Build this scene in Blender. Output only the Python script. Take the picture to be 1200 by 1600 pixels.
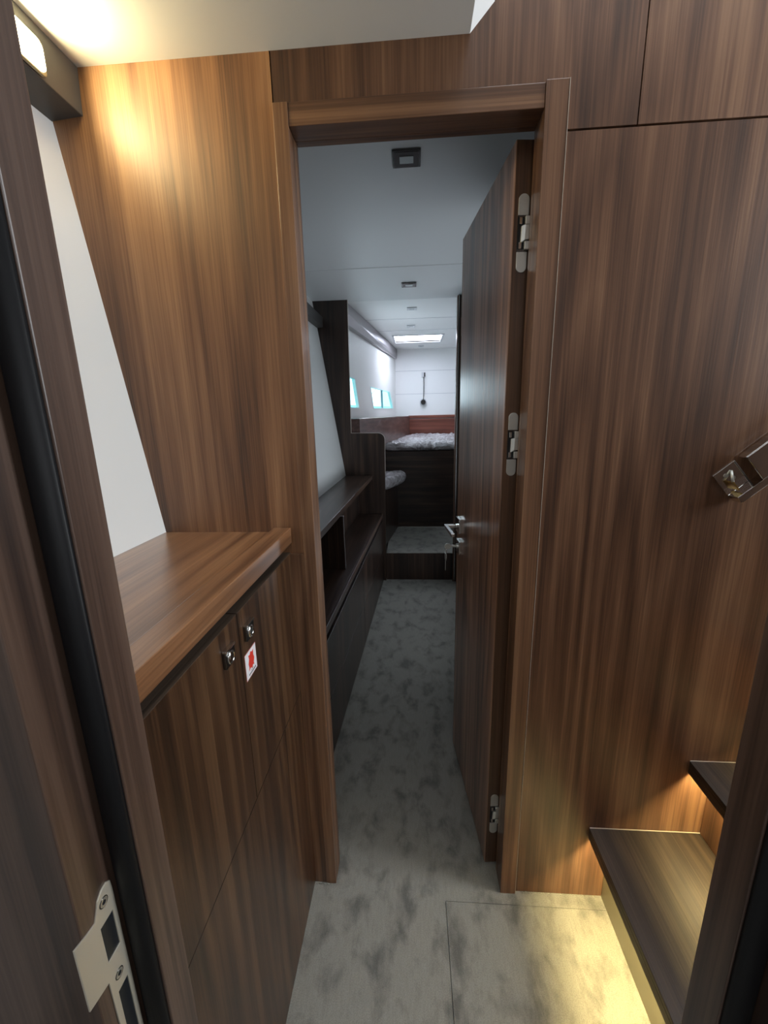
import bpy, bmesh, math, random
from mathutils import Matrix, Vector, noise
random.seed(7)
S = bpy.context.scene
for o in list(bpy.data.objects): bpy.data.objects.remove(o)
C = S.collection
R = math.radians

# ---------------------------------------------------------------- camera
cam_d = bpy.data.cameras.new('camera'); cam = bpy.data.objects.new('camera', cam_d); C.objects.link(cam)
cam_d.sensor_fit = 'VERTICAL'; cam_d.sensor_height = 36; cam_d.lens = 640/1600*36
cam_d.clip_start = .02; cam_d.clip_end = 60
rot = Matrix.Rotation(R(4.12), 3, 'Z') @ Matrix.Rotation(R(-13.253), 3, 'X') @ Matrix.Rotation(R(1.273), 3, 'Y')
ax, ay, az = rot.col[0], rot.col[1], rot.col[2]
m = Matrix((ax, az, -ay)).transposed().to_4x4(); m.translation = (0, 0, 1.35)
cam.matrix_world = m
S.camera = cam

# ---------------------------------------------------------------- exposure, world, large lights
S.view_settings.view_transform = 'Standard'; S.view_settings.look = 'None'
S.view_settings.gamma = 1; S.view_settings.use_curve_mapping = False
S.view_settings.exposure = 0.0
W = bpy.data.worlds.new('daylight'); S.world = W; W.use_nodes = True
bg = W.node_tree.nodes['Background']; bg.inputs[0].default_value = (.80, .93, 1, 1); bg.inputs[1].default_value = 3.5

def area(name, loc, rot, sx, sy, power, col):
    d = bpy.data.lights.new(name, 'AREA'); d.shape = 'RECTANGLE'; d.size = sx; d.size_y = sy
    d.energy = power; d.color = col
    o = bpy.data.objects.new(name, d); C.objects.link(o); o.location = loc; o.rotation_euler = rot
    return o
area('saloon_daylight', (.75, .62, 2.85), (0, 0, 0), 1.1, .5, 9, (.88, .95, 1))
area('saloon_side_fill', (1.76, .64, 2.0), (0, R(90), 0), 1.2, .5, 38, (.88, .95, 1))  # added lamp from the right, brightens the hull lining and headliner
area('cabin_daylight_behind', (.15, -1.25, 2.35), (R(-68), 0, R(180)), 1.4, .7, 9, (.93, .96, 1))
area('passage_fill', (.95, 2.30, .60), (0, R(138), 0), .7, 1.1, 12, (.80, .90, 1))  # added lamp out of view, lifts the passage and its deckhead
area('fore_cabin_window_daylight', (-.45, 3.9, 1.55), (0, R(-90), 0), .25, .3, 6, (.76, .88, 1))

# ---------------------------------------------------------------- materials
def new_mat(name):
    mt = bpy.data.materials.new(name); mt.use_nodes = True
    nt = mt.node_tree; b = nt.nodes['Principled BSDF']
    return mt, nt, b
def N(nt, t, **k):
    n = nt.nodes.new(t)
    for a, v in k.items(): setattr(n, a, v)
    return n
def ramp(nt, stops):
    r = N(nt, 'ShaderNodeValToRGB'); e = r.color_ramp.elements
    while len(e) < len(stops): e.new(.5)
    for i, (p, c) in enumerate(stops): e[i].position = p; e[i].color = (*c, 1)
    return r
def wood(name, axis='Z', seed=0., stops=None, rough=.38, coat=.25, bump=.12, fine=1.0, sheen_rough=.25, fig=.24):
    mt, nt, b = new_mat(name)
    tc = N(nt, 'ShaderNodeTexCoord')
    def mapping(sc, off):
        mp = N(nt, 'ShaderNodeMapping')
        mp.inputs['Scale'].default_value = sc; mp.inputs['Location'].default_value = off
        nt.links.new(tc.outputs['Object'], mp.inputs['Vector']); return mp
    def scl(across, along):
        return {'X': (along, across, across), 'Y': (across, along, across), 'Z': (across, across, along)}[axis]
    # broad flowing figure (cathedral arches) : a distorted band pattern stretched along the grain
    m1 = mapping(scl(3.2, .34), (seed*3.1, seed*1.7, seed*2.3))
    n1 = N(nt, 'ShaderNodeTexNoise'); n1.inputs['Scale'].default_value = 1.6; n1.inputs['Detail'].default_value = 1.2; n1.inputs['Roughness'].default_value = .4
    nt.links.new(m1.outputs[0], n1.inputs['Vector'])
    mu = N(nt, 'ShaderNodeMath', operation='MULTIPLY'); mu.inputs[1].default_value = 15*fine
    nt.links.new(n1.outputs['Fac'], mu.inputs[0])
    fr = N(nt, 'ShaderNodeMath', operation='PINGPONG'); fr.inputs[1].default_value = 1
    nt.links.new(mu.outputs[0], fr.inputs[0])
    # medium streaks
    m2 = mapping(scl(38*fine, .40), (seed*5.3, seed*.7, seed))
    n2 = N(nt, 'ShaderNodeTexNoise'); n2.inputs['Scale'].default_value = 1.0; n2.inputs['Detail'].default_value = 5; n2.inputs['Roughness'].default_value = .62
    nt.links.new(m2.outputs[0], n2.inputs['Vector'])
    # fine pores
    m3 = mapping(scl(300, 5), (seed, seed, seed))
    n3 = N(nt, 'ShaderNodeTexNoise'); n3.inputs['Scale'].default_value = 1.0; n3.inputs['Detail'].default_value = 2
    nt.links.new(m3.outputs[0], n3.inputs['Vector'])
    # slow tone drift between veneer leaves
    m4 = mapping(scl(5.5, .15), (seed*2, seed*4, 0))
    n4 = N(nt, 'ShaderNodeTexNoise'); n4.inputs['Scale'].default_value = 1.0; n4.inputs['Detail'].default_value = 1
    nt.links.new(m4.outputs[0], n4.inputs['Vector'])
    def mad(src, k, add):
        q = N(nt, 'ShaderNodeMath', operation='MULTIPLY_ADD'); q.inputs[1].default_value = k
        nt.links.new(src, q.inputs[0])
        if isinstance(add, float): q.inputs[2].default_value = add
        else: nt.links.new(add, q.inputs[2])
        return q.outputs[0]
    v = mad(fr.outputs[0], fig, -.96-fig/2)
    v = mad(n2.outputs['Fac'], 1.5, v)
    v = mad(n4.outputs['Fac'], .85, v)
    v = mad(n3.outputs['Fac'], .62, v)
    rp = ramp(nt, stops or [(.18, (.040, .019, .010)), (.42, (.098, .046, .022)), (.60, (.175, .086, .040)), (.82, (.33, .175, .085))])
    nt.links.new(v, rp.inputs[0]); nt.links.new(rp.outputs[0], b.inputs['Base Color'])
    b.inputs['Roughness'].default_value = rough
    b.inputs['Coat Weight'].default_value = coat; b.inputs['Coat Roughness'].default_value = sheen_rough
    bp = N(nt, 'ShaderNodeBump'); bp.inputs['Strength'].default_value = bump; bp.inputs['Distance'].default_value = .001
    nt.links.new(n3.outputs['Fac'], bp.inputs['Height']); nt.links.new(bp.outputs[0], b.inputs['Normal'])
    return mt
def plain(name, col, rough=.5, metal=0., coat=0., noise_amt=0., spec=None, bump=0., bscale=200):
    mt, nt, b = new_mat(name)
    b.inputs['Base Color'].default_value = (*col, 1); b.inputs['Roughness'].default_value = rough
    b.inputs['Metallic'].default_value = metal; b.inputs['Coat Weight'].default_value = coat
    if spec is not None: b.inputs['Specular IOR Level'].default_value = spec
    tc = N(nt, 'ShaderNodeTexCoord')
    n = N(nt, 'ShaderNodeTexNoise'); n.inputs['Scale'].default_value = bscale; n.inputs['Detail'].default_value = 3
    nt.links.new(tc.outputs['Object'], n.inputs['Vector'])
    if noise_amt:
        r = ramp(nt, [(.3, tuple(c*(1-noise_amt) for c in col)), (.7, tuple(min(1, c*(1+noise_amt)) for c in col))])
        nt.links.new(n.outputs['Fac'], r.inputs[0]); nt.links.new(r.outputs[0], b.inputs['Base Color'])
    if bump:
        bp = N(nt, 'ShaderNodeBump'); bp.inputs['Strength'].default_value = bump; bp.inputs['Distance'].default_value = .001
        nt.links.new(n.outputs['Fac'], bp.inputs['Height']); nt.links.new(bp.outputs[0], b.inputs['Normal'])
    return mt
def glow(name, col, strength):
    mt, nt, b = new_mat(name)
    b.inputs['Base Color'].default_value = (*col, 1)
    b.inputs['Emission Color'].default_value = (*col, 1); b.inputs['Emission Strength'].default_value = strength
    return mt

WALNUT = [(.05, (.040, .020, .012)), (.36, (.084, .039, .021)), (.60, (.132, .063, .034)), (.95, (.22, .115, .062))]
WALNUT_LIT = [(.10, (.068, .030, .014)), (.36, (.165, .073, .032)), (.60, (.26, .122, .055)), (.92, (.40, .21, .10))]  # lighter walnut copy, lamplight on the left side put into the colour
WALNUT_M = [(.05, (.052, .025, .014)), (.36, (.102, .048, .025)), (.60, (.162, .079, .041)), (.95, (.26, .138, .072))]
WALNUT_SHADED = [(.10, (.016, .008, .004)), (.36, (.038, .017, .008)), (.60, (.066, .031, .014)), (.92, (.11, .056, .026))]  # darker walnut copy, low-left shade put into the colour
DARK = [(.15, (.010, .006, .004)), (.45, (.026, .014, .010)), (.65, (.046, .025, .017)), (.9, (.09, .05, .034))]
RED = [(.15, (.10, .028, .018)), (.45, (.18, .055, .036)), (.7, (.26, .085, .055)), (.9, (.34, .13, .085))]
w_left = wood('walnut_veneer_left_panel_lit', 'Z', 1.3, WALNUT_LIT, fine=.8, rough=.5, coat=.35, sheen_rough=.5, fig=.42)
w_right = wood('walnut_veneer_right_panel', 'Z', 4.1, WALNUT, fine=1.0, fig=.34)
w_upper = wood('walnut_veneer_upper_panels', 'Z', 7.7, WALNUT)
w_cas = wood('walnut_casing', 'Z', 9.2, WALNUT_M, fine=1.3)
w_head = wood('walnut_casing_horizontal', 'X', 2.2, WALNUT_M, fine=1.5)
w_door = wood('walnut_door_glare', 'Z', 12.6, [(.12, (.095, .045, .026)), (.38, (.21, .102, .058)), (.60, (.34, .172, .100)), (.88, (.55, .31, .19))], fine=1.6, rough=.33, coat=.4)  # tone raised so the colour carries glare from the fore cabin
w_edge = wood('walnut_door_edge', 'Z', 15.1, [(.2, (.05, .024, .013)), (.5, (.085, .042, .022)), (.8, (.13, .066, .035))], fine=1.5)
w_cab = wood('walnut_cabinet_fronts_shaded', 'Z', 5.5, WALNUT_SHADED, fine=1.4)
w_top = wood('walnut_worktop', 'Y', 3.3, WALNUT_LIT, fine=1.0, rough=.36, coat=1.0, sheen_rough=.28)
w_post = wood('walnut_entry_frame_shaded', 'Z', 6.4, [(.12, (.022, .013, .011)), (.38, (.046, .027, .020)), (.60, (.075, .044, .032)), (.92, (.12, .075, .055))], fine=1.1)  # frame tone lowered in place of weaker light, shade in the colour
w_dark = wood('dark_walnut', 'Z', 8.8, DARK, rough=.35)
w_darkx = wood('dark_walnut_horizontal', 'X', 3.8, DARK, rough=.4)
w_darky = wood('dark_walnut_lengthwise', 'Y', 2.8, [(.15, (.035, .018, .012)), (.45, (.062, .033, .022)), (.65, (.09, .05, .034)), (.9, (.15, .09, .06))], rough=.35, coat=.3)
w_tread = wood('stained_tread', 'Y', 1.9, [(.15, (.016, .010, .006)), (.45, (.030, .019, .012)), (.65, (.044, .028, .018)), (.9, (.065, .042, .028))], fine=2.2, rough=.50, coat=0, bump=.35)
w_red = wood('reddish_wainscot', 'X', 4.9, RED, rough=.35)
w_redy = wood('reddish_wainscot_side', 'Y', 6.9, [(.15, (.05, .024, .020)), (.45, (.10, .05, .042)), (.7, (.15, .08, .066)), (.9, (.2, .12, .1))], rough=.35)
cream = plain('painted_hull_lining', (.80, .80, .78), .55, bump=.05)
white = plain('white_lining', (.80, .80, .79), .5, bump=.04)
ceilm = plain('ceiling_vinyl', (.68, .69, .69), .5, bump=.05)
steel = plain('satin_stainless', (.66, .62, .52), .48, .55)
nickel = plain('matt_nickel', (.62, .62, .58), .42, .85)
chrome = plain('polished_chrome', (.75, .74, .72), .08, 1.)
chrome_d = plain('dark_brushed_chrome', (.16, .155, .15), .25, 1.)  # darker tone of brushed chrome
black = plain('black_rubber', (.006, .006, .007), .5, spec=.25)
blackp = plain('black_slot', (.006, .006, .007), .8)
beam_m = plain('taupe_laminate', (.060, .056, .052), .5, bump=.1)
beam_g = plain('grey_metallic_pelmet', (.34, .32, .33), .32, .5)
beige = plain('beige_laminate', (.21, .185, .12), .38, coat=.2)
edge_shine = plain('edge_band_highlight', (.55, .48, .42), .4)  # specular highlight of the partition edge painted as a pale colour
trimline = plain('bright_trim_line', (.50, .44, .38), .35)
paper = plain('white_sticker_paper', (.80, .78, .80), .4)
redink = plain('red_ink', (.70, .05, .03), .4)
greyink = plain('grey_ink', (.10, .09, .10), .5)
pinkink = plain('pink_sticker_border', (.65, .25, .24), .4)
bronze = plain('dark_bronze_bezel', (.06, .05, .045), .3, .7)
lamp_glass = plain('frosted_lamp_glass', (.55, .60, .60), .25)
lamp_on = glow('lit_warm_lens', (1, .86, .55), 9)
led = glow('warm_led_strip', (1, .80, .36), 190)
hatch_glow = glow('bright_hatch_glazing', (.78, .84, 1), 17)
plasticw = plain('white_plastic', (.55, .56, .58), .4)
water = plain('teal_harbour_water', (.05, .42, .45), .15)
boatw = plain('neighbouring_white_hull', (.50, .85, .85), .4)
water2 = plain('teal_topsides', (.22, .62, .65), .4)

def carpet():
    mt, nt, b = new_mat('cut_pile_carpet')
    tc = N(nt, 'ShaderNodeTexCoord')
    def nz(scale, det, rough=.5, sc=(1, 1, 1), dist=0):
        mp = N(nt, 'ShaderNodeMapping'); mp.inputs['Scale'].default_value = sc
        nt.links.new(tc.outputs['Object'], mp.inputs['Vector'])
        n = N(nt, 'ShaderNodeTexNoise'); n.inputs['Scale'].default_value = scale; n.inputs['Detail'].default_value = det
        n.inputs['Roughness'].default_value = rough; n.inputs['Distortion'].default_value = dist
        nt.links.new(mp.outputs[0], n.inputs['Vector']); return n
    a = nz(12, 4, .58, (1.25, .8, 1), .25)          # brushed footprints and scuffs in the pile
    pr = ramp(nt, [(.33, (0, 0, 0)), (.44, (.62, .62, .62)), (.53, (1, 1, 1))]); nt.links.new(a.outputs['Fac'], pr.inputs[0])
    f = nz(420, 2); g = nz(60, 3, .6, (3, .5, 1))
    mx = N(nt, 'ShaderNodeMix', data_type='RGBA')
    mx.inputs[6].default_value = (.165, .158, .140, 1); mx.inputs[7].default_value = (.335, .322, .280, 1)
    nt.links.new(pr.outputs[0], mx.inputs[0])
    m2 = N(nt, 'ShaderNodeMix', data_type='RGBA', blend_type='MULTIPLY'); m2.inputs[0].default_value = 1
    r2 = ramp(nt, [(.3, (.72, .72, .72)), (.7, (1, 1, 1))]); nt.links.new(f.outputs['Fac'], r2.inputs[0])
    nt.links.new(mx.outputs[2], m2.inputs[6]); nt.links.new(r2.outputs[0], m2.inputs[7])
    m3 = N(nt, 'ShaderNodeMix', data_type='RGBA', blend_type='MULTIPLY'); m3.inputs[0].default_value = 1
    r3 = ramp(nt, [(.3, (.86, .86, .86)), (.7, (1, 1, 1))]); nt.links.new(g.outputs['Fac'], r3.inputs[0])
    nt.links.new(m2.outputs[2], m3.inputs[6]); nt.links.new(r3.outputs[0], m3.inputs[7])
    nt.links.new(m3.outputs[2], b.inputs['Base Color'])
    b.inputs['Roughness'].default_value = .95; b.inputs['Sheen Weight'].default_value = .3
    bp = N(nt, 'ShaderNodeBump'); bp.inputs['Strength'].default_value = .6; bp.inputs['Distance'].default_value = .003
    nt.links.new(f.outputs['Fac'], bp.inputs['Height']); nt.links.new(bp.outputs[0], b.inputs['Normal'])
    return mt
carpet_m = carpet()
def wrap():
    mt, nt, b = new_mat('plastic_wrapped_mattress')
    tc = N(nt, 'ShaderNodeTexCoord')
    n = N(nt, 'ShaderNodeTexNoise'); n.inputs['Scale'].default_value = 8; n.inputs['Detail'].default_value = 5; n.inputs['Distortion'].default_value = 2.5
    nt.links.new(tc.outputs['Object'], n.inputs['Vector'])
    r = ramp(nt, [(.35, (.34, .30, .30)), (.65, (.62, .58, .60))]); nt.links.new(n.outputs['Fac'], r.inputs[0])
    nt.links.new(r.outputs[0], b.inputs['Base Color'])
    b.inputs['Roughness'].default_value = .5; b.inputs['Coat Weight'].default_value = 1; b.inputs['Coat Roughness'].default_value = .08
    bp = N(nt, 'ShaderNodeBump'); bp.inputs['Strength'].default_value = 1; bp.inputs['Distance'].default_value = .07
    nt.links.new(n.outputs['Fac'], bp.inputs['Height'])
    nt.links.new(bp.outputs[0], b.inputs['Normal']); nt.links.new(bp.outputs[0], b.inputs['Coat Normal'])
    return mt
wrap_m = wrap()
def glassm():
    mt, nt, b = new_mat('window_glass')
    out = nt.nodes['Material Output']
    t = N(nt, 'ShaderNodeBsdfTransparent'); t.inputs[0].default_value = (.88, 1, 1, 1)
    g = N(nt, 'ShaderNodeBsdfGlossy'); g.inputs['Roughness'].default_value = .02
    x = N(nt, 'ShaderNodeMixShader'); x.inputs[0].default_value = .06
    nt.links.new(t.outputs[0], x.inputs[1]); nt.links.new(g.outputs[0], x.inputs[2]); nt.links.new(x.outputs[0], out.inputs[0])
    return mt
glass = glassm()

# ---------------------------------------------------------------- mesh helpers
def BM(): return bmesh.new()
def bx(bm, x0, x1, y0, y1, z0, z1, mi=0):
    v = [bm.verts.new((x, y, z)) for x in (x0, x1) for y in (y0, y1) for z in (z0, z1)]
    for q in ((0, 1, 3, 2), (4, 6, 7, 5), (0, 4, 5, 1), (2, 3, 7, 6), (0, 2, 6, 4), (1, 5, 7, 3)):
        f = bm.faces.new([v[i] for i in q]); f.material_index = mi
    return bm
def hexa(bm, a, b):
    """a, b: two matching loops of points joined into a solid"""
    va = [bm.verts.new(p) for p in a]; vb = [bm.verts.new(p) for p in b]; n = len(a)
    bm.faces.new(list(reversed(va))); bm.faces.new(vb)
    for i in range(n):
        j = (i+1) % n; bm.faces.new((va[i], va[j], vb[j], vb[i]))
    return bm
def prism(bm, pts, axis, a, b):
    def P(p, t):
        if axis == 'x': return (t, p[0], p[1])
        if axis == 'y': return (p[0], t, p[1])
        return (p[0], p[1], t)
    return hexa(bm, [P(p, a) for p in pts], [P(p, b) for p in pts])
def cyl(bm, c, axis, r, h, n=24, r2=None):
    r2 = r if r2 is None else r2
    L = []
    for t, rr in ((0, r), (h, r2)):
        row = []
        for i in range(n):
            a = 2*math.pi*i/n; u, v = rr*math.cos(a), rr*math.sin(a)
            p = {'x': (c[0]+t, c[1]+u, c[2]+v), 'y': (c[0]+u, c[1]+t, c[2]+v), 'z': (c[0]+u, c[1]+v, c[2]+t)}[axis]
            row.append(p)
        L.append(row)
    return hexa(bm, *L)
def ring(bm, c, axis, R0, r, n=28, k=8):
    vs = []
    for i in range(n):
        a = 2*math.pi*i/n; row = []
        for j in range(k):
            t = 2*math.pi*j/k; rr = R0 + r*math.cos(t); h = r*math.sin(t)
            u, v = rr*math.cos(a), rr*math.sin(a)
            row.append(bm.verts.new({'x': (c[0]+h, c[1]+u, c[2]+v), 'y': (c[0]+u, c[1]+h, c[2]+v), 'z': (c[0]+u, c[1]+v, c[2]+h)}[axis]))
        vs.append(row)
    for i in range(n):
        for j in range(k):
            bm.faces.new((vs[i][j], vs[(i+1) % n][j], vs[(i+1) % n][(j+1) % k], vs[i][(j+1) % k]))
    return bm
def tube(bm, pts, r, n=10):
    pts = [Vector(p) for p in pts]; rows = []
    for i, p in enumerate(pts):
        d = (pts[min(i+1, len(pts)-1)] - pts[max(i-1, 0)]).normalized()
        u = d.cross(Vector((0, 0, 1)))
        if u.length < .1: u = d.cross(Vector((1, 0, 0)))
        u.normalize(); v = d.cross(u)
        rows.append([bm.verts.new(p + r*(math.cos(2*math.pi*j/n)*u + math.sin(2*math.pi*j/n)*v)) for j in range(n)])
    for i in range(len(rows)-1):
        for j in range(n): bm.faces.new((rows[i][j], rows[i][(j+1) % n], rows[i+1][(j+1) % n], rows[i+1][j]))
    bm.faces.new(rows[0]); bm.faces.new(list(reversed(rows[-1])))
    return bm
def rrect(cx, cy, w, h, r, k=6):
    out = []
    for sx, sy, a0 in ((1, 1, 0), (-1, 1, 90), (-1, -1, 180), (1, -1, 270)):
        for i in range(k+1):
            a = R(a0 + 90*i/k); out.append((cx+sx*(w/2-r)+r*math.cos(a), cy+sy*(h/2-r)+r*math.sin(a)))
    return out
def rootloc(o):
    p = Vector((0, 0, 0))
    while o is not None: p += o.location; o = o.parent
    return p
def obj(name, bm, mat, parent=None, bevel=0., smooth=False, xf=None):
    if xf is not None: bm.transform(xf)
    bm.transform(Matrix.Translation(-rootloc(parent)))
    bmesh.ops.recalc_face_normals(bm, faces=bm.faces)
    me = bpy.data.meshes.new(name); bm.to_mesh(me); bm.free()
    for mt in (mat if isinstance(mat, (list, tuple)) else [mat]): me.materials.append(mt)
    o = bpy.data.objects.new(name, me); C.objects.link(o)
    if parent: o.parent = parent
    if smooth:
        for p in me.polygons: p.use_smooth = True
    if bevel:
        md = o.modifiers.new('bevel', 'BEVEL'); md.width = bevel; md.segments = 2; md.limit_method = 'ANGLE'; md.angle_limit = R(40)
    return o
def empty(name, loc=(0, 0, 0)):
    o = bpy.data.objects.new(name, None); C.objects.link(o); o.location = loc; return o
def tag(o, label, cat, group=None):
    o['label'] = label; o['category'] = cat
    if group: o['group'] = group
    return o
def struct(o, label=None, cat=None):
    o['kind'] = 'structure'
    if label: o['label'] = label
    if cat: o['category'] = cat
    return o

D = .926            # plane of the bulkhead with the doorway
OX0, OX1, OZ = -.233, .246, 1.893

# ================================================================ STRUCTURE
# ---- floor: three pieces of carpet with cut seams
bm = BM()
bx(bm, -.9, .0865, -1.6, .889, -.03, 0); bx(bm, -.9, .088, .889, 5.85, -.03, 0)
bx(bm, .088, 1.8, -1.6, .889, -.03, 0)
bx(bm, .088, 1.8, .8905, 5.85, -.03, 0)
bx(bm, -.9, 1.8, -1.6, 5.85, -.05, -.0305)
struct(obj('floor', bm, carpet_m), 'grey cut pile carpet with scuffed pile in passage', 'carpet')
# ragged tufts where carpet meets the joinery
bm = BM()
def tuft(x, y, s):
    for _ in range(5):
        a = random.uniform(0, 6.28); l = random.uniform(.4, 1)*s; w = .0012
        dx, dy = math.cos(a)*l*.7, -abs(math.sin(a))*l*.5
        p = Vector((x+random.uniform(-.003, .003), y+random.uniform(-.002, .001), 0))
        q = p + Vector((dx, dy, l*.9))
        t = Vector((-dy, dx, 0)).normalized()*w
        hexa(bm, [p+t, p-t, p+Vector((0, 0, w))], [q+t*.3, q-t*.3, q+Vector((0, 0, w*.3))])
for i in range(26): tuft(random.uniform(.29, .52), .923, random.uniform(.003, .007))
for i in range(8): tuft(random.uniform(.30, .335), .922, random.uniform(.007, .011))
for i in range(14): tuft(random.uniform(-.295, -.24), .916, random.uniform(.004, .008))
o = tag(obj('carpet_tufts', bm, plain('loose_pile', (.42, .40, .34), .9)), 'loose pale carpet fibres along the foot of the doorway wall', 'carpet fibres'); o['kind'] = 'stuff'

# ---- back bulkhead with the doorway, made of veneered panels with dark shadow gaps
bm = BM()
g = .0012
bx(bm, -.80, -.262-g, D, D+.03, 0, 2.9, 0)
bx(bm, -.262+g, OX0-.002, D, D+.03, 0, 2.9, 1)
bx(bm, OX0-.002, OX1+.002, D, D+.03, OZ+.002, 2.9, 1)
bx(bm, OX1+.002, .416-g, D, D+.03, 1.859+g*1.6, 2.9, 1)
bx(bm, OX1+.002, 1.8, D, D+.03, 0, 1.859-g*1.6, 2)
bx(bm, .416+g, 1.8, D, D+.03, 1.859+g*1.6, 2.9, 1)
bx(bm, -.80, OX0-.002, D+.028, D+.036, 0, 2.9, 3)
bx(bm, OX1+.002, 1.8, D+.028, D+.036, 0, 2.9, 3)
bx(bm, OX0-.002, OX1+.002, D+.028, D+.036, OZ+.002, 2.9, 3)
struct(obj('wall_back', bm, [w_left, w_upper, w_right, blackp]), 'glossy walnut bulkhead panels around the open doorway', 'wall')

# ---- hull side in the near cabin: leaning white lining
bm = BM()
def hx(y, z):       # x of the leaning hull lining
    t = (z-1.084)/(1.923-1.084)
    n = -.602+t*(-.709+.602)
    u = (z-.875)/(1.957-.875); f = -.528+u*(-.690+.528)
    k = max(0, min(1, (y-.95)/2.27))
    return n*(1-k)+f*k
a = [(hx(y, z), y, z) for y, z in ((.30, 1.03), (.30, 2.10), (D, 2.10), (D, 1.03))]
hexa(bm, a, [(p[0]-.05, p[1], p[2]) for p in a])
struct(obj('wall_left', bm, cream), 'leaning white hull lining above the near worktop', 'wall')
bm = BM()
zs = [.3, .6, .9, 1.2, 1.5, 1.8, 2.2]; ys = [.964, 1.7, 2.5, 3.215]
grid = [[(hx(y, z), y, z) for z in zs] for y in ys]
for i in range(3):
    for j in range(6):
        q = [grid[i][j], grid[i+1][j], grid[i+1][j+1], grid[i][j+1]]
        hexa(bm, q, [(p[0]-.04, p[1], p[2]) for p in q])
bmesh.ops.remove_doubles(bm, verts=bm.verts, dist=1e-5)
struct(obj('wall_left', bm, cream), 'leaning white hull lining beside the passage cabinet', 'wall')

# ---- ceilings
bm = BM(); bx(bm, -.80, .108, .353, D, 2.017, 2.05)
hexa(bm, [(.108, .353, 2.017), (.108, D, 2.017), (1.0, D, 2.87), (1.0, .353, 2.87)], [(.108, .353, 2.06), (.108, D, 2.06), (.96, D, 2.9), (.96, .353, 2.9)]) if False else None
struct(obj('ceiling', bm, ceilm), 'low off white headliner above the near cabin', 'ceiling')
bm = BM()   # upstand of the headliner rising beside the companionway
prism(bm, [(.108, 2.017), (.150, 2.060), (.150, 2.9), (.10, 2.9), (.10, 2.05)], 'y', .2, D)
struct(obj('ceiling', bm, white), 'white upstand of headliner beside the companionway opening', 'ceiling')
bm = BM(); bx(bm, -.80, 1.8, -1.6, D, 2.9, 2.95)
struct(obj('ceiling', bm, white), 'upper saloon deckhead over the stairs', 'ceiling')
bm = BM()   # passage deckhead: three slightly canted panels
prof = [(.962, 2.175), (1.919, 2.18), (1.921, 2.183), (2.63, 2.187), (2.632, 2.184), (3.27, 2.170), (3.27, 2.30), (.962, 2.30)]
prism(bm, prof, 'x', -.85, 1.14)
struct(obj('ceiling', bm, ceilm), 'grey deckhead panels over the passage beyond the door', 'ceiling')
bm = BM()
HX0, HX1, HY0, HY1 = -.195, .335, 4.83, 5.262
for r_ in ((-1.1, 1.2, 3.27, HY0), (-1.1, HX0, HY0, HY1), (HX1, 1.2, HY0, HY1), (-1.1, 1.2, HY1, 5.85)):
    bx(bm, r_[0], r_[1], r_[2], r_[3], 2.2, 2.26)
struct(obj('ceiling', bm, white), 'bright white deckhead with hatch in the fore cabin', 'ceiling')
for yy in (4.02, 4.55):
    bm = BM(); bx(bm, -.75, .9, yy, yy+.004, 2.1985, 2.2); struct(obj('trim_1', bm, plain('ceiling_joint', (.5, .52, .55), .5)))

# ---- passage right wall, bulkhead post, fore cabin walls
bm = BM(); bx(bm, .42, .46, .962, 1.95, 0, 2.2); bx(bm, .42, .46, 2.95, 3.235, 0, 2.2); bx(bm, .42, .46, 1.95, 2.95, 2.02, 2.2)  # opening added so the unseen lamp can reach the passage
struct(obj('wall_right', bm, w_dark), 'dark walnut wall with added light opening behind the open door', 'wall')
bm = BM(); bx(bm, 1.1, 1.14, .962, 3.235, 0, 2.2); struct(obj('wall_right', bm, white))  # outer wall of the added lamp niche
bm = BM(); bx(bm, .46, 1.1, 1.40, 1.43, 0, 2.2); struct(obj('wall_side', bm, white))  # end wall of the added lamp niche
bm = BM(); bx(bm, .352, 1.14, 3.2355, 3.27, 0, 2.199); struct(obj('wall_right', bm, w_dark))
bm = BM(); bx(bm, 1.1, 1.14, 3.27, 5.85, 0, 2.2); struct(obj('wall_right', bm, white))
post = empty('trim_2', (.335, 3.22, 0)); struct(post, 'narrow glossy walnut upright with a chrome highlight strip at the passage end', 'door trim')
bm = BM(); bx(bm, .326, .334, 3.20, 3.26, 0, 2.168); obj('walnut_strip', bm, w_cas, post, .002)
bm = BM(); bx(bm, .3345, .339, 3.196, 3.26, 0, 2.168); obj('highlight_strip', bm, chrome, post, .001)  # chrome strip put in for the white highlight on the rounded trim
bm = BM(); bx(bm, .3395, .352, 3.20, 3.26, 0, 2.168); obj('dark_strip', bm, w_dark, post, .002)
bm = BM(); bx(bm, .353, .40, 3.185, 3.225, 0, 2.02); obj('door_edge', bm, w_door, post, .002)

bm = BM()
FW = 5.80
bx(bm, -.235, 1.1, FW, FW+.04, .9, 2.2)
struct(obj('wall_far', bm, white), 'white end wall of the fore cabin', 'wall')
for zz in (1.922, 1.624):
    bm = BM(); bx(bm, -.225, 1.1, FW-.0015, FW, zz, zz+.004); struct(obj('trim_3', bm, plain('wall_joint', (.42, .43, .46), .5)))
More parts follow.
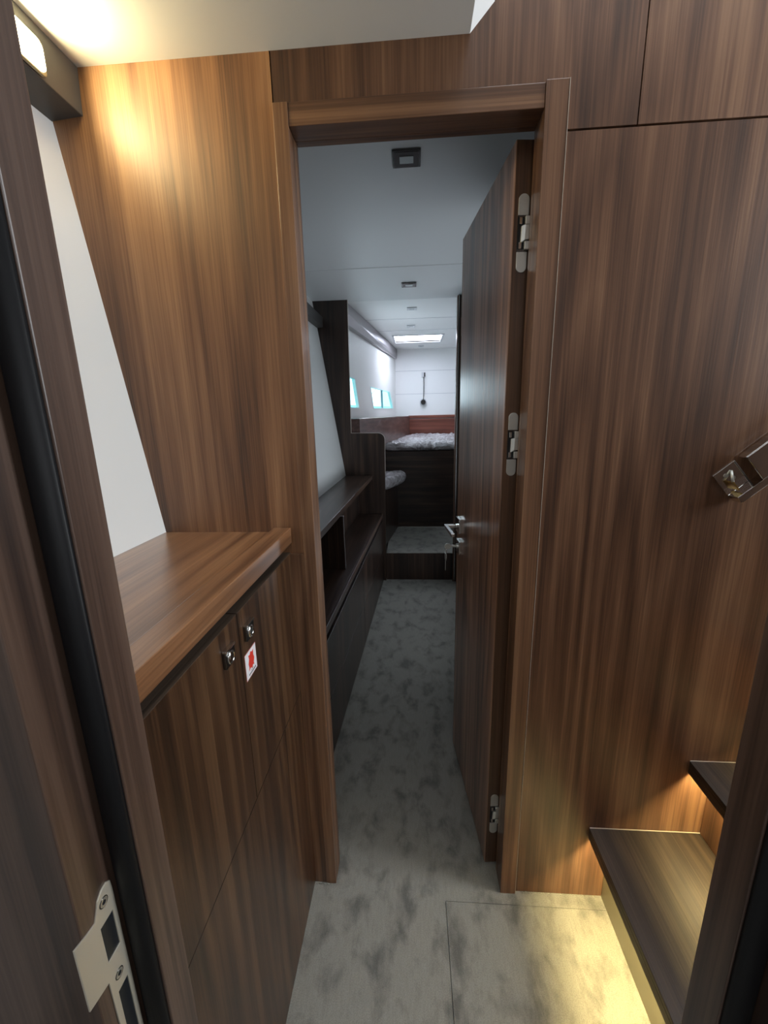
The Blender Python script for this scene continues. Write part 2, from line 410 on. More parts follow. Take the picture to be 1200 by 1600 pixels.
# hull side of the fore cabin with two window openings (plane from partition to far corner)
PA, PB = Vector((-.612, 3.24, 0)), Vector((-.221, 5.82, 0))
ud = (PB-PA).normalized(); nd = Vector((ud.y, -ud.x, 0))      # nd points into the cabin
def hp(s, z, off=0): return PA + ud*s + nd*off + Vector((0, 0, z))
def sy(y): return (y-PA.y)/ud.y
L = (PB-PA).length
wins = [[(sy(3.45), 1.415), (sy(3.985), 1.415), (sy(3.868), 1.690), (sy(3.45), 1.690)],
        [(sy(4.53), 1.420), (sy(5.64), 1.432), (sy(5.42), 1.648), (sy(4.42), 1.650)]]
bm = BM()
def quadwall(pts, t=.03):
    hexa(bm, [hp(s, z) for s, z in pts], [hp(s, z, -t) for s, z in pts])
quadwall([(0, .3), (L, .3), (L, 1.38), (0, 1.38)]); quadwall([(0, 1.72), (L, 1.72), (L, 2.2), (0, 2.2)])
w1, w2 = wins
quadwall([(0, 1.38), w1[0], w1[3], (0, 1.72)])
quadwall([(0, 1.38), (w1[1][0], 1.38), w1[1], w1[0]]); quadwall([w1[3], w1[2], (w1[2][0], 1.72), (0, 1.72)])
quadwall([(w1[1][0], 1.38), (w2[0][0], 1.38), w2[0], w2[3], (w2[3][0], 1.72), (w1[2][0], 1.72), w1[2], w1[1]])
quadwall([(w2[0][0], 1.38), (w2[1][0], 1.38), w2[1], w2[0]]); quadwall([w2[3], w2[2], (w2[2][0], 1.72), (w2[3][0], 1.72)])
quadwall([(w2[1][0], 1.38), (L, 1.38), (L, 1.72), (w2[2][0], 1.72), w2[2], w2[1]])
bmesh.ops.remove_doubles(bm, verts=bm.verts, dist=1e-6)
struct(obj('wall_left', bm, cream), 'white hull lining of the fore cabin with small windows', 'wall')
for k, wq in enumerate(wins):
    cx = sum(p[0] for p in wq)/4; cz = sum(p[1] for p in wq)/4
    wd = empty('window_%d' % (k+1), hp(cx, cz))
    struct(wd, ['slanted hull window half hidden behind the dark partition', 'small slanted hull window near the far wall'][k], 'window')
    def ins(p, f): return (cx+(p[0]-cx)*f, cz+(p[1]-cz)*f)
    bm = BM(); n = 4
    outer = [hp(*p, .002) for p in wq]; e = .012
    inner = [hp(cx+(p[0]-cx)*(1-e/ .25), cz+(p[1]-cz)*(1-e/.13), .002) for p in wq]
    for i in range(4):
        j = (i+1) % 4
        qa = [outer[i], outer[j], inner[j], inner[i]]
        hexa(bm, qa, [p - nd*.03 for p in qa])
    obj('window_frame', bm, plain('pale_window_frame', (.7, .85, .85), .3), wd)
    bm = BM(); hexa(bm, [p - nd*.016 for p in inner], [p - nd*.020 for p in inner]); obj('glass_pane', bm, glass, wd)
    if k == 1:
        bm = BM(); s0 = sy(5.00)
        hexa(bm, [hp(s0, 1.43, .0), hp(s0+.02, 1.43, .0), hp(s0+.0, 1.645, .0), hp(s0-.02, 1.645, .0)], [hp(s0, 1.43, -.022), hp(s0+.02, 1.43, -.022), hp(s0+.0, 1.645, -.022), hp(s0-.02, 1.645, -.022)])
        obj('mullion', bm, plain('slate_mullion', (.15, .25, .30), .4), wd)
# what lies outside the windows
bm = BM(); bx(bm, -30, -.95, -6, 22, -.9, -.85); struct(obj('floor_outside', bm, water), 'teal harbour water outside the hull windows', 'water')
mb = tag(empty('moored_boat', (-1.3, 17, -.9)), 'pale teal boat side with taller cabin seen through the small hull window', 'boat')
bm = BM(); hexa(bm, [(-4.5, 16, -.9), (-.75, 16, -.9), (-.70, 16, 1.66), (-4.8, 16, 1.95)], [(-4.5, 19, -.9), (-.75, 19, -.9), (-.70, 19, 1.66), (-4.8, 19, 1.95)])
obj('hull', bm, water2, mb, bevel=.05)
bm = BM(); hexa(bm, [(-1.16, 16.1, 1.6), (.6, 16.1, 1.6), (.6, 16.1, 2.7), (-1.22, 16.1, 2.7)], [(-1.16, 18.9, 1.6), (.6, 18.9, 1.6), (.6, 18.9, 2.7), (-1.22, 18.9, 2.7)])
obj('cabin', bm, boatw, mb, bevel=.05)
bm = BM(); tube(bm, [(-1.75, 15.9, 1.9), (-1.25, 15.9, 2.42)], .012); obj('stay', bm, chrome_d, mb)

# ---- entry doorway the picture is taken from
bulk = empty('door_2', (0, .31, 0)); struct(bulk, 'dark walnut doorway frame in the near foreground', 'door frame')
for s, nm in ((-1, 'l'), (1, 'r')):
    xo = -.285 if s < 0 else .311
    def X(v): return (xo - v) if s < 0 else (xo + v)
    bm = BM(); a, b_ = sorted((X(0), X(.60)));   bx(bm, a, b_, .313, .353, 0, 2.9); obj('door_stop', bm, w_post, bulk, .0012)
    bm = BM(); a, b_ = sorted((X(.029), X(.60))); bx(bm, a, b_, .263, .3135, 0, 2.9); obj('jamb', bm, w_post, bulk, .0015)
    # soft black rubber seal in the rebate
    bm = BM(); c = X(.0155)
    pts = [(c+.0135*math.cos(t)*1.0, .3125-.008*math.sin(t)) for t in [math.pi*i/10 for i in range(11)]]
    prism(bm, pts, 'z', 0, 1.92); obj('rubber_seal', bm, black, bulk, 0, True)
bm = BM(); bx(bm, -.285, .311, .263, .353, 1.925, 2.9); obj('lintel', bm, w_post, bulk)
# closed cabin behind the camera
bm = BM(); bx(bm, -.9, 1.8, -1.64, -1.6, 0, 2.95); struct(obj('wall_front', bm, white))
bm = BM(); bx(bm, 1.8, 1.84, -1.64, .96, 0, 2.95); struct(obj('wall_right', bm, w_right))
bm = BM(); bx(bm, -.9, -.86, -1.64, .30, 0, 2.95); struct(obj('wall_left', bm, white))

# strike plate on the left jamb (faces the opening)
SX = -.314
st = obj('strike_plate', BM(), steel, bulk) if False else None
def yz_poly(outer, holes, x0, x1):
    """plate in a plane of constant x with rectangular holes (triangulated fill)"""
    bm = BM(); edges = []
    for loop in [outer]+holes:
        vs = [bm.verts.new((x0, p[0], p[1])) for p in loop]
        edges += [bm.edges.new((vs[i], vs[(i+1) % len(vs)])) for i in range(len(vs))]
    bmesh.ops.triangle_fill(bm, edges=edges, use_beauty=True)
    r = bmesh.ops.extrude_face_region(bm, geom=bm.faces[:])
    bmesh.ops.translate(bm, verts=[v for v in r['geom'] if isinstance(v, bmesh.types.BMVert)], vec=(x1-x0, 0, 0))
    return bm
arc = [(.2925+.0115*math.cos(a), .8835+.012*math.sin(a)) for a in [R(-10+20*i) for i in range(9)]]
outer = [(.304, .60)] + [(.3035, .872)] + [(.3035, .883), (.3025, .892), (.298, .8955), (.291, .8945), (.2845, .889), (.281, .880), (.2775, .872),
         (.268, .8735), (.253, .8775), (.253, .797), (.277, .791), (.280, .60)]
hole1 = [(.2985, .858), (.2985, .8115), (.2815, .8115), (.2815, .858)]
hole2 = [(.2985, .764), (.2985, .62), (.2845, .62), (.2845, .764)]
sp = obj('strike_plate', yz_poly(outer, [hole1, hole2], SX, SX+.0018), steel, bulk, .0004)
sp['label'] = 'brushed steel strike plate with two square openings'
bm = BM(); bx(bm, SX+.0002, SX+.0006, .2815, .2985, .8115, .858); bx(bm, SX+.0002, SX+.0006, .2845, .2985, .62, .764); obj('bolt_hole', bm, plain('dark_bolt_hole', (.01, .014, .02), .3), sp)
for yy, zz in ((.2905, .8805), (.2895, .783)):
    bm = BM(); cyl(bm, (SX+.0016, yy, zz), 'x', .0048, .0008); obj('screw', bm, nickel, sp)
    bm = BM(); cyl(bm, (SX+.0024, yy, zz), 'x', .0022, .0003); obj('screw_socket', bm, blackp, sp)
    bm = BM(); ring(bm, (SX+.0020, yy, zz), 'x', .0050, .0006, 24, 6); obj('screw_rim', bm, chrome_d, sp, 0, True)

# ---- doorway casing and lining (door_1) with its open leaf
fr = empty('door_1', (0, D, 0)); struct(fr, 'walnut doorway casing with the door standing open inwards', 'door')
bm = BM(); bx(bm, -.262, OX0, D-.008, D+.04, .0, 1.932); obj('casing', bm, w_cas, fr, .001)
bm = BM(); bx(bm, -.296, -.262, D-.006, D+.02, 0, 1.03); obj('casing', bm, w_cas, fr, .001)
bm = BM(); bx(bm, OX1, .2875, D-.008, D+.04, .0, 1.935); obj('casing', bm, w_cas, fr, .001)
bm = BM(); bx(bm, OX0+.0005, OX1-.0005, D-.006, D+.04, OZ, 1.932); obj('casing', bm, w_head, fr, .001)
bm = BM(); bx(bm, .2876, .2884, D-.0086, D, 0, 1.935); obj('edge_strip', bm, trimline, fr)
bm = BM(); bx(bm, OX0-.03, OX0, D+.0405, .985, 0, 1.932); obj('lining', bm, w_cas, fr, .001)
bm = BM(); bx(bm, OX1, .29, D+.0405, .985, 0, 1.932); obj('lining', bm, w_cas, fr, .001)
bm = BM(); bx(bm, OX0, OX1, D+.0405, .985, OZ, 1.932); obj('lining', bm, w_head, fr, .001)
# leaf
ang = math.atan2(-.0505, .4773)
XF = Matrix.Translation((.2135, .9925, 0)) @ Matrix.Rotation(-ang, 4, 'Z')
lw, lt = .480, .0365
lf = None
bm = BM(); bx(bm, 0, lt, 0, lw, .012, 1.886); lf = obj('door_leaf', bm, [w_door], fr, .0012, xf=XF)
bm = BM(); bx(bm, .001, lt-.001, -.0012, 0, .013, 1.885); obj('edge_veneer', bm, w_edge, lf, xf=XF)
# concealed hinges
def capsule(bm, cx, z0, z1, w, y0, y1, flat_top=False, flat_bot=False):
    pts = []; r = w/2
    if flat_top: pts += [(cx+r, z1), (cx-r, z1)]
    else: pts += [(cx+r*math.cos(a), z1-r+r*math.sin(a)) for a in [math.pi*i/12 for i in range(13)]]
    if flat_bot: pts += [(cx-r, z0), (cx+r, z0)]
    else: pts += [(cx+r*math.cos(a), z0+r+r*math.sin(a)) for a in [math.pi+math.pi*i/12 for i in range(13)]]
    prism(bm, pts, 'y', y0, y1)
for z0, z1 in ((1.642, 1.790), (1.203, 1.350), (.127, .266)):
    zc = (z0+z1)/2; cx = .0205; h = empty('hinge', XF @ Vector((cx, 0, zc))); h.parent = lf
    h.location = (XF @ Vector((cx, 0, zc))) - rootloc(lf)
    h['label'] = 'satin nickel concealed hinge in the door edge'
    small = zc < .5
    q = .030 if small else .034
    bm = BM(); capsule(bm, cx, zc+q, z1, .0225, -.0038, -.001, flat_bot=True); obj('hinge_plate', bm, nickel, h, .0006, xf=XF)
    bm = BM(); capsule(bm, cx, z0, zc-q, .0225, -.0038, -.001, flat_top=True); obj('hinge_plate', bm, nickel, h, .0006, xf=XF)
    bm = BM(); bx(bm, cx-.0112, cx+.0112, -.0025, -.0010, zc-q, zc+q); obj('hinge_pocket', bm, blackp, h, xf=XF)
    bm = BM(); bx(bm, cx-.0112, cx+.0112, -.0042, -.0026, zc+q-.004, zc+q); bx(bm, cx-.0112, cx+.0112, -.0042, -.0026, zc-q, zc-q+.004); obj('hinge_rim', bm, chrome_d, h, xf=XF)
    bm = BM(); bx(bm, cx-.0085, cx-.0030, -.0065, -.0020, zc+q*.50, zc+q*.86); bx(bm, cx-.0085, cx-.0030, -.0065, -.0020, zc-q*.86, zc-q*.50)
    obj('hinge_link', bm, chrome, h, .0006, xf=XF)
    bm = BM(); bx(bm, cx+.003, cx+.0125, -.0100, -.0025, zc+q*.46, zc+q*.92); bx(bm, cx+.003, cx+.0125, -.0100, -.0025, zc-q*.92, zc-q*.46)
    obj('hinge_arm', bm, nickel, h, .001, xf=XF)
    bm = BM(); hexa(bm, [(cx-.005, -.006, zc-q*.55), (cx+.003, -.0085, zc-q*.36), (cx+.0125, -.0085, zc-q*.36), (cx+.0125, -.002, zc-q*.36), (cx-.005, -.002, zc-q*.55)],
                         [(cx-.004, -.006, zc+q*.40), (cx+.004, -.0085, zc+q*.48), (cx+.0125, -.0085, zc+q*.48), (cx+.0125, -.002, zc+q*.48), (cx-.004, -.002, zc+q*.40)])
    obj('hinge_knuckle', bm, nickel, h, .0008, xf=XF)
# lever handle and cylinder on the left face (local -x side)
hd = empty('door_handle'); hd.parent = lf; hd.location = (XF @ Vector((0, .43, .965))) - rootloc(lf)
hd['label'] = 'chrome lever handle on square rose'
bm = BM(); bx(bm, -.010, 0, .405, .457, .940, .992); obj('rose', bm, chrome, hd, .001, xf=XF)
bm = BM(); bx(bm, -.056, -.010, .424, .438, .957, .969); bx(bm, -.056, -.044, .312, .424, .957, .969); obj('lever', bm, chrome, hd, .002, xf=XF)
es = empty('lock_cylinder'); es.parent = lf; es.location = (XF @ Vector((0, .43, .885))) - rootloc(lf)
bm = BM(); bx(bm, -.009, 0, .407, .455, .862, .910); obj('escutcheon', bm, chrome, es, .001, xf=XF)
bm = BM(); cyl(bm, (-.014, .431, .888), 'x', .0085, .006); obj('cylinder', bm, nickel, es, xf=XF)
bm = BM(); bx(bm, -.0004, .0, .4773, .4777, .30, 1.6); obj('edge_line', bm, black, lf, xf=XF)

# bunch of keys
ky = empty('bunch_of_keys', XF @ Vector((-.02, .431, .888)))
tag(ky, 'small bunch of silver keys hanging from the lock of the open door', 'keys')
bm = BM(); bx(bm, -.044, -.014, .4300, .4325, .884, .892); cyl(bm, (-.044, .4285, .888), 'y', .011, .005, 16); obj('key', bm, nickel, ky, xf=XF)
bm = BM(); ring(bm, (-.050, .4310, .874), 'x', .012, .0012, 20, 6); obj('split_ring', bm, chrome, ky, 0, True, xf=XF)
bm = BM()
prism(bm, [(.416, .862), (.446, .862), (.447, .848), (.442, .838), (.434, .834), (.428, .834), (.420, .838), (.415, .848)], 'x', -.052, -.0495)
prism(bm, [(.427, .836), (.435, .836), (.435, .800), (.431, .795), (.427, .800)], 'x', -.052, -.0500)
obj('hanging_key', bm, nickel, ky, .0005, xf=XF)

# ---- pelmet beams under the ceiling at the hull side
bm = BM(); prism(bm, [(-.640, 2.013), (-.644, 1.937), (-.712, 1.932), (-.716, 2.0165), (-.640, 2.0165)], 'y', .355, D-.001)
struct(obj('trim_4', bm, beam_m, bevel=.0015), 'grey brown pelmet box under the near ceiling', 'pelmet')
bm = BM()
a = [(-.640, .987, 2.01), (-.644, .987, 1.94), (-.72, .987, 1.935), (-.72, .987, 2.01)]; b_ = [(-.650, 3.214, 2.06), (-.652, 3.214, 1.992), (-.72, 3.214, 1.985), (-.72, 3.214, 2.06)]
hexa(bm, a, b_); struct(obj('trim_5', bm, beam_m, bevel=.002), 'dark pelmet box above the passage cabinet', 'pelmet')
# fore cabin pelmet: metallic box along hull, top at the ceiling
bm = BM()
def cp(s, off, z): return hp(s, z, off)
a = [cp(.02, .10, 2.198), cp(.02, .10, 2.125), cp(.02, .055, 2.07), cp(.02, .0, 2.07), cp(.02, 0, 2.198)]
b_ = [cp(L-.03, .03, 2.198), cp(L-.03, .03, 2.125), cp(L-.03, .022, 2.082), cp(L-.03, .0, 2.082), cp(L-.03, 0, 2.198)]
hexa(bm, a, b_); struct(obj('trim_6', bm, beam_g, bevel=.002), 'metallic grey pelmet with hidden light in the fore cabin', 'pelmet')

# ================================================================ THINGS
# near base cabinet ------------------------------------------------
cb = tag(empty('base_cabinet', (-.45, .64, 0)), 'walnut base cabinet with two latched doors left of the doorway', 'cabinet')
FX = -.295
bm = BM(); bx(bm, -.53, FX-.022, .354, D-.001, 0, 1.030); obj('carcass', bm, blackp, cb)
bm = BM(); bx(bm, FX-.0015, FX-.0006, .354, D-.002, .6515, .6523); obj('edge_band', bm, w_tread, cb)
bm = BM(); bx(bm, -.52, FX-.020, .354, D-.001, 1.031, 1.059); obj('finger_recess', bm, blackp, cb)
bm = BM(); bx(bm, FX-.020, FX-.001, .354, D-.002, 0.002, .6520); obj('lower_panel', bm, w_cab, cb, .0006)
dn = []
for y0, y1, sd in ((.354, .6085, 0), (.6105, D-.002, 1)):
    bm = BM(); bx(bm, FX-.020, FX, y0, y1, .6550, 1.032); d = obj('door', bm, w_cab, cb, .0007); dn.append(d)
    bm = BM(); bx(bm, FX-.0195, FX-.0003, y0+.0005, y1-.0005, 1.0319, 1.0327); obj('edge_band', bm, w_tread, d)
for d, yc, zc in ((dn[0], .5625, .984), (dn[1], .6440, .984)):
    lt_ = empty('latch'); lt_.parent = d; lt_.location = Vector((FX, yc, zc)) - rootloc(d); lt_['label'] = 'square chrome push button latch'
    bm = BM(); prism(bm, rrect(yc, zc, .034, .030, .002, 2), 'x', FX, FX+.0055)
    obj('latch_plate', bm, chrome_d, lt_, .0008)
    bm = BM(); bx(bm, FX, FX+.0075, yc-.017, yc+.017, zc+.013, zc+.0165); obj('latch_lip', bm, chrome, lt_, .0008)
    bm = BM(); ring(bm, (FX+.0062, yc, zc-.002), 'x', .0095, .0020); obj('button_ring', bm, chrome, lt_, 0, True)
    bm = BM(); cyl(bm, (FX+.0055, yc, zc-.002), 'x', .0070, .0022, 20); obj('button', bm, chrome, lt_, .0006)
# warning sticker on the right hand door
stx = FX+.0002
sk = obj('sticker', bx(BM(), stx, stx+.0004, .6195, .6685, .8945, .9455), pinkink, dn[1]); sk['label'] = 'white square sticker with a red pictogram'
bm = BM(); bx(bm, stx+.0004, stx+.0006, .6205, .6675, .8955, .9445); obj('sticker_face', bm, paper, sk)
bm = BM(); prism(bm, [(.632, .908), (.634, .914), (.632, .922), (.636, .930), (.634, .938), (.640, .936), (.644, .941), (.650, .937), (.656, .939), (.655, .928), (.658, .921), (.654, .913), (.656, .908), (.650, .911), (.646, .906), (.640, .911)], 'x', stx+.0006, stx+.0008)
obj('sticker_pictogram', bm, redink, sk)
bm = BM()
for i in range(7): bx(bm, stx+.0006, stx+.0008, .631+i*.0045, .634+i*.0045, .899, .9025)
bx(bm, stx+.0006, stx+.0008, .640, .652, .9045, .9055)
obj('sticker_text', bm, greyink, sk)
wt = tag(empty('worktop', (-.45, .64, 1.06)), 'walnut worktop with raised front lip beside the white hull lining', 'worktop')
bm = BM(); bx(bm, -.604, -.334, .354, D-.0005, 1.060, 1.084); obj('top_panel', bm, w_top, wt)
bm = BM(); prism(bm, [(-.3345, 1.060), (-.287, 1.060), (-.2865, 1.0975), (-.328, 1.0975), (-.3345, 1.085)], 'y', .354, D-.012); obj('front_lip', bm, w_top, wt, .0012)

# wall light on the pelmet -----------------------------------------
wl = tag(empty('wall_light', (-.64, .79, 1.966)), 'lit warm rectangular light on the pelmet beside the near ceiling', 'light')
bm = BM(); prism(bm, rrect(.790, 1.966, .094, .054, .008), 'x', -.6425, -.6365); obj('bezel', bm, plain('brass_bezel', (.35, .30, .18), .35, .6), wl, .001)
bm = BM(); prism(bm, rrect(.790, 1.966, .088, .048, .012), 'x', -.6365, -.6345); obj('lens', bm, lamp_on, wl)
ld = bpy.data.lights.new('wall_light_beam', 'AREA'); ld.shape = 'RECTANGLE'; ld.size = .046; ld.size_y = .085; ld.energy = 1.9; ld.color = (1, .82, .42)
lo = bpy.data.objects.new('wall_light_beam', ld); C.objects.link(lo); lo.location = (-.632, .79, 1.966); lo.rotation_euler = (0, R(-90), 0)

# stairs -----------------------------------------------------------
sc = tag(empty('staircase', (.8, .64, 0)), 'dark stained stair treads rising right with warm lights underneath', 'stairs')
Y0s, Y1s = .36, D-.002
for k, (x0, zt, xr) in enumerate(((.476, .243, .530), (.704, .472, .762), (.935, .702, .99), (1.165, .93, 1.22))):
    x1 = (.762, .99, 1.22, 1.5)[k]
    bm = BM(); bx(bm, x0, x1, Y0s, Y1s, zt-.012, zt); bx(bm, x0, x0+.012, Y0s, Y1s, zt-.036, zt-.012)
    t = obj('tread', bm, w_tread, sc, .001)
    bm = BM(); bx(bm, x0+.001, x1, Y1s-.0015, Y1s, zt, zt+.0016); obj('tread_trim', bm, trimline, t)
    bm = BM(); bx(bm, xr, xr+.015, Y0s, Y1s, 0 if k == 0 else (.243, .472, .702)[k-1], zt-.012); obj('riser', bm, beige if k == 0 else w_right, sc)
    bm = BM(); bx(bm, x0+.020, x0+.032, Y0s+.02, Y1s-.01, zt-.0165, zt-.0125); obj('light_strip', bm, led, sc)
bm = BM(); prism(bm, [(.77, 0), (1.5, 0), (1.5, .91), (1.235, .91), (1.235, .69), (1.005, .69), (1.005, .46), (.777, .46), (.777, .23), (.77, .23)], 'y', Y0s, Y0s+.02); obj('stringer', bm, w_dark, sc)

# handrail end on the back bulkhead ---------------------------------
hr = tag(empty('handrail', (.69, D, 1.2)), 'chrome handrail end with screwed plate beside the stairs', 'handrail')
th = R(41)
HF = Matrix.Translation((.6465, D, 1.207)) @ Matrix(((math.cos(th), 0, -math.sin(th), 0), (0, -1, 0, 0), (math.sin(th), 0, math.cos(th), 0), (0, 0, 0, 1)))
HF = Matrix(((math.cos(th), 0, math.sin(th), .6465), (0, -1, 0, D), (math.sin(th), 0, -math.cos(th), 1.207), (0, 0, 0, 1)))
# local: x along rail, y out of the wall, z downwards across the rail
bm = BM(); bx(bm, 0, .052, 0, .003, 0, .060); obj('mounting_plate', bm, chrome, hr, .0010, xf=HF)
bm = BM(); bx(bm, .001, .30, .003, .030, .057, .073); bx(bm, .060, .30, .0265, .030, -.004, .057); bx(bm, .060, .30, .003, .0265, -.004, -.001); obj('rail', bm, chrome, hr, .0012, xf=HF)
for u, v in ((.020, .016), (.030, .030)):
    bm = BM(); cyl(bm, (u, .003, v), 'y', .0040, .0014, 16); obj('screw', bm, nickel, hr, xf=HF)
bm = BM(); tube(bm, [(.034, .004, .014), (.026, .010, .022), (.018, .016, .030)], .0028); obj('stud', bm, nickel, hr, 0, True, xf=HF)
bm = BM(); bx(bm, .016, .019, .003, .018, .030, .052); obj('pin', bm, plain('brass_pin', (.6, .42, .15), .3, 1.), hr, xf=HF)

# passage cabinet ---------------------------------------------------
pc = tag(empty('passage_cabinet', (-.42, 2.2, 0)), 'long dark walnut cabinet with open shelf left of the passage', 'cabinet')
P0, P1 = Vector((-.3448, .99, 0)), Vector((-.2435, 3.213, 0))
pu = (P1-P0).normalized(); pn = Vector((pu.y, -pu.x, 0))
def pp(y, off, z):
    return (P0.x + (y-P0.y)*pu.x/pu.y + off, y, z)
def pbox(bm, y0, y1, o0, o1, z0, z1):
    return hexa(bm, [pp(y0, o0, z0), pp(y0, o1, z0), pp(y0, o1, z1), pp(y0, o0, z1)], [pp(y1, o0, z0), pp(y1, o1, z0), pp(y1, o1, z1), pp(y1, o0, z1)])
bm = BM(); pbox(bm, .99, 3.213, -.24, -.018, 0, .55); obj('carcass', bm, w_dark, pc)
bm = BM(); pbox(bm, .99, 3.213, -.205, -.190, .576, .859); obj('back_panel', bm, w_dark, pc)
bm = BM(); pbox(bm, .99, 3.213, -.24, -.012, .55, .575); pbox(bm, .99, 3.213, -.0118, .0, .545, .578); obj('counter', bm, w_darky, pc, .0012)
bm = BM()
hexa(bm, [(-.594, .99, .86), pp(.99, -.055, .86), pp(.99, -.055, .89), (-.596, .99, .89)], [(-.530, 3.213, .86), pp(3.213, -.075, .86), pp(3.213, -.075, .89), (-.533, 3.213, .89)])
obj('shelf', bm, w_darky, pc, .0012)
bm = BM(); pbox(bm, 1.985, 2.003, -.1895, -.05, .575, .86); obj('divider', bm, w_dark, pc, .001)
for y0, y1 in ((.99, 2.219), (2.223, 3.213)):
    for z0, z1 in ((.012, .262), (.266, .518)):
        bm = BM(); pbox(bm, y0, y1, -.018, 0, z0, z1); f = obj('drawer_front', bm, w_dark, pc, .0012)
bm = BM(); pbox(bm, .99, 3.213, -.03, -.012, .518, .549); obj('finger_recess', bm, blackp, pc)

# partition at passage end
pt = tag(empty('partition', (-.4, 3.225, 0)), 'dark walnut partition with tall left part and rounded low shoulder', 'partition')
pts = [(-.80, 0), (-.224, 0), (-.2145, 1.163)] + [(-.2645+.05*math.cos(R(a)), 1.168+.05*math.sin(R(a))) for a in (10, 25, 40, 55, 70, 90)] + [(-.476, 1.221), (-.465, 2.199), (-.80, 2.199)]
bm = BM(); prism(bm, pts, 'y', 3.2155, 3.2365); obj('panel', bm, w_dark, pt)
bm = BM(); prev = None
path = [(-.465, 2.199), (-.476, 1.221)] + [(-.2645+.05*math.cos(R(a)), 1.168+.05*math.sin(R(a))) for a in (90, 70, 55, 40, 25, 10)] + [(-.2145, 1.163), (-.2165, .9)]
for i in range(len(path)-1):
    (xa, za), (xb, zb) = path[i], path[i+1]; d = Vector((xb-xa, zb-za)).normalized(); nn = Vector((-d.y, d.x))*.0022
    hexa(bm, [(xa, 3.2155, za), (xb, 3.2155, zb), (xb+nn.x, 3.2155, zb+nn.y), (xa+nn.x, 3.2155, za+nn.y)], [(xa, 3.2365, za), (xb, 3.2365, zb), (xb+nn.x, 3.2365, zb+nn.y), (xa+nn.x, 3.2365, za+nn.y)])
obj('edge_band', bm, edge_shine, pt)['label'] = 'edge banding with its highlight painted pale'

# raised platform, bunk, bench --------------------------------------
pf = tag(empty('platform', (.1, 3.6, 0)), 'carpeted raised step before the bunk with dark riser', 'step')
bm = BM(); bx(bm, -.60, 1.1, 3.272, 4.05, .0, .232); obj('base', bm, w_dark, pf)
bm = BM(); bx(bm, -.222, .325, 3.2375, 3.272, 0, .232); obj('riser', bm, w_dark, pf)
bm = BM(); bx(bm, -.22, .325, 3.2375, 4.05, .232, .237); bx(bm, .325, 1.09, 3.275, 4.05, .232, .237); obj('carpet_top', bm, carpet_m, pf)
bk = tag(empty('bunk', (.2, 4.9, 0)), 'high built in bunk with dark walnut front at the far end', 'bunk')
bm = BM(); bx(bm, -.36, 1.098, 4.051, 4.075, .237, 1.003); obj('front_panel', bm, w_darkx, bk, .001)
bm = BM(); hexa(bm, [(-.36, 4.076, .96), (1.098, 4.076, .96), (1.098, 4.076, 1.0), (-.36, 4.076, 1.0)], [(-.12, 5.79, .96), (1.098, 5.79, .96), (1.098, 5.79, 1.0), (-.12, 5.79, 1.0)]); obj('bed_base', bm, w_darkx, bk)
# headboard and side wainscot
bm = BM(); bx(bm, -.05, 1.098, 5.765, 5.799, 1.0, 1.295); bx(bm, -.05, 1.098, 5.765, 5.799, 1.303, 1.342)
struct(obj('trim_7', bm, w_red, bevel=.002), 'reddish walnut headboard panel below the white end wall', 'headboard')
def bandx(y): return -.036 + (y-5.765)*(.40/2.5)*.92
bm = BM()
hexa(bm, [(bandx(3.24), 3.24, .96), (bandx(3.24), 3.24, 1.330), (-.60, 3.24, 1.330), (-.60, 3.24, .96)], [(bandx(5.764), 5.764, .96), (bandx(5.764), 5.764, 1.336), (-.22, 5.764, 1.336), (-.22, 5.764, .96)])
struct(obj('trim_8', bm, w_redy, bevel=.002), 'reddish walnut side ledge under the hull windows', 'wainscot')

def puff(pts_fn, nu, nv, h, z0, amp, seed, edge=.12):
    """soft wrapped cushion: rounded border, crinkled film over it"""
    bm = BM(); top = []; bot = []
    for i in range(nu+1):
        rt, rb = [], []
        for j in range(nv+1):
            u, v = i/nu, j/nv
            e = min(u, 1-u)/edge; f = min(v, 1-v)/edge
            k = (1-max(0, 1-e)**2.4)**.5 * (1-max(0, 1-f)**2.4)**.5
            x, y = pts_fn(u, v)
            w = noise.fractal(Vector((x*9+seed, y*9, seed)), 1.0, 2.2, 4)*amp
            w += abs(noise.noise(Vector((x*23+seed, y*17, 3))))*amp*.9
            rt.append(bm.verts.new((x, y, z0+h*.5+h*.5*k+w*k))); rb.append(bm.verts.new((x, y, z0+h*.5-h*.5*k)))
        top.append(rt); bot.append(rb)
    for i in range(nu):
        for j in range(nv):
            bm.faces.new((top[i][j], top[i+1][j], top[i+1][j+1], top[i][j+1])); bm.faces.new((bot[i][j], bot[i][j+1], bot[i+1][j+1], bot[i+1][j]))
    bmesh.ops.remove_doubles(bm, verts=bm.verts, dist=1e-4)
    border = [e for e in bm.edges if len(e.link_faces) == 1]
    bmesh.ops.bridge_loops(bm, edges=border) if len(border) > 4 else None
    return bm
def mfn(u, v):
    y = 4.03 + v*1.72; xl = bandx(max(y, 4.05))+.006; return (xl + u*(1.085-xl), y)
tag(obj('mattress', puff(mfn, 90, 110, .088, 1.003, .016, 4.2, .05), wrap_m, smooth=True), 'mattress in crinkled clear plastic on the high bunk', 'mattress')
bn = tag(empty('bench_seat', (-.3, 3.6, .237)), 'low dark walnut bench box between partition and bunk', 'bench')
bm = BM(); hexa(bm, [(-.50, 3.238, .2375), (-.262, 3.238, .2375), (-.262, 3.238, .72), (-.50, 3.238, .72)], [(-.44, 4.049, .2375), (-.150, 4.049, .2375), (-.150, 4.049, .72), (-.44, 4.049, .72)]); obj('box', bm, w_dark, bn)
def cfn(u, v):
    y = 3.40 + v*.62
    xr = -.235 + .175*math.sin(min(1, v*1.15)*math.pi/2)**1.2
    return (-.47 + u*(xr+.47), y)
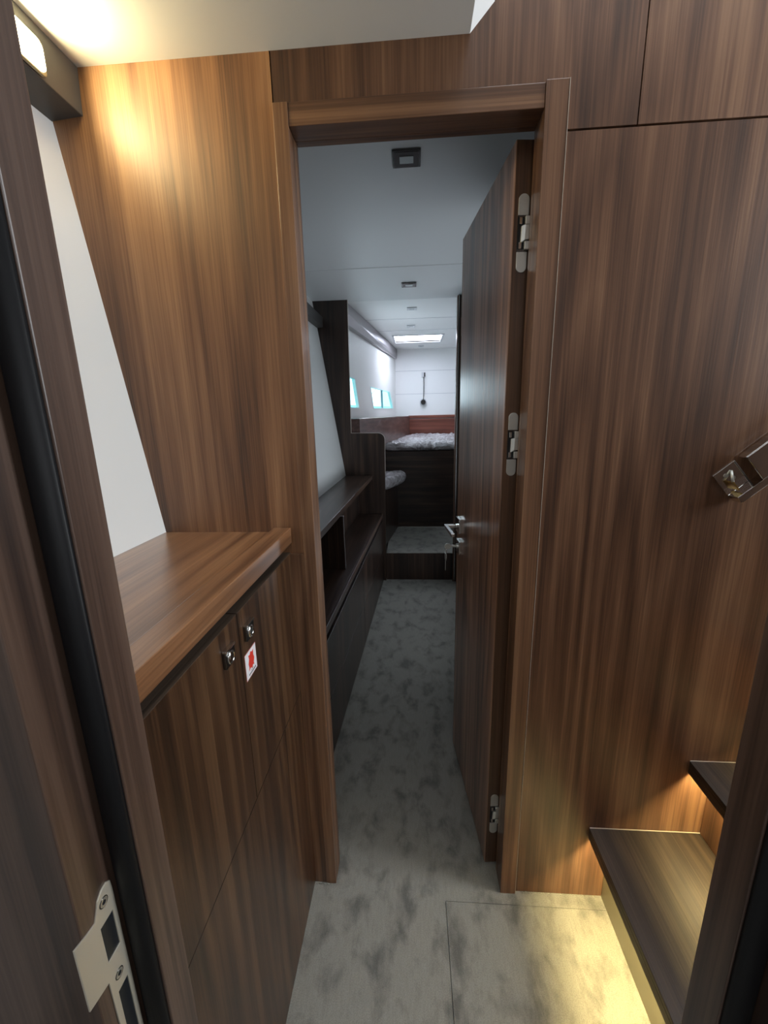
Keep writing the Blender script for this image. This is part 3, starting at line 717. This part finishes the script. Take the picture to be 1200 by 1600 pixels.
tag(obj('seat_cushion', puff(cfn, 40, 40, .105, .721, .012, 9.1, .16), wrap_m, smooth=True), 'plastic wrapped seat cushion on the low bench', 'cushion')

# lights in the deckheads --------------------------------------------
def downlight(x, y, z, w, l, label, dark=True):
    t = tag(empty('ceiling_light', (x, y, z)), label, 'ceiling light', 'passage ceiling lights' if dark else 'fore cabin ceiling lights')
    bm = BM(); bx(bm, x-w/2, x+w/2, y-l/2, y+l/2, z-.006, z); obj('bezel', bm, chrome_d if dark else plasticw, t, .002)
    bm = BM(); bx(bm, x-w*.42, x+w*.42, y-l*.42, y+l*.42, z-.0068, z-.006); obj('inner_frame', bm, bronze if dark else plasticw, t)
    bm = BM(); bx(bm, x-w*.24, x+w*.24, y-l*.20, y+l*.20, z-.008, z-.0068); obj('lens', bm, lamp_glass, t)
downlight(-.014, 1.588, 2.178, .094, .096, 'square dark rimmed ceiling light nearest above the doorway')
downlight(-.016, 2.935, 2.176, .096, .090, 'dark rimmed ceiling light before the fore cabin opening')
downlight(.002, 3.66, 2.2, .080, .085, 'small white ceiling light nearest in the fore cabin', False)
downlight(-.007, 4.34, 2.2, .080, .085, 'small white ceiling light just before the hatch', False)
downlight(.118, 5.57, 2.2, .072, .085, 'small white ceiling light beyond the hatch', False)
# hatch
ht = struct(empty('window_3', (.07, 5.04, 2.2)), 'bright rectangular deck hatch in the fore cabin ceiling', 'hatch')
bm = BM()
e = .022
for r_ in ((HX0-e, HX1+e, HY0-e, HY0), (HX0-e, HX1+e, HY1, HY1+e), (HX0-e, HX0, HY0, HY1), (HX1, HX1+e, HY0, HY1)): bx(bm, r_[0], r_[1], r_[2], r_[3], 2.193, 2.25)
obj('hatch_frame', bm, plasticw, ht, .003)
bm = BM(); bx(bm, HX0, HX1, HY0, HY1, 2.214, 2.224); obj('glazing', bm, hatch_glow, ht)
bm = BM(); bx(bm, HX0, HX1, HY1-.11, HY1-.09, 2.208, 2.2138); obj('blind_bar', bm, plain('pale_blind_bar', (.6, .7, .8), .4), ht)

# reading light on the far wall
rl = tag(empty('reading_light', (.155, 5.8, 1.7)), 'slim wall reading light on stalk above the headboard', 'wall light')
bm = BM(); bx(bm, .130, .180, 5.775, 5.799, 1.84, 1.90); obj('mount', bm, plasticw, rl, .003)
bm = BM(); bx(bm, .160, .178, 5.765, 5.775, 1.845, 1.895); obj('switch', bm, chrome_d, rl, .001)
bm = BM(); tube(bm, [(.158, 5.772, 1.84), (.158, 5.766, 1.70), (.156, 5.766, 1.60), (.152, 5.762, 1.545)], .006); obj('stalk', bm, chrome_d, rl, 0, True)
bm = BM(); cyl(bm, (.150, 5.745, 1.515), 'y', .034, .028, 24, .026); obj('lamp_head', bm, chrome_d, rl, .002)
bm = BM(); cyl(bm, (.150, 5.774, 1.515), 'y', .045, .024, 24); obj('base', bm, plasticw, rl, .002)
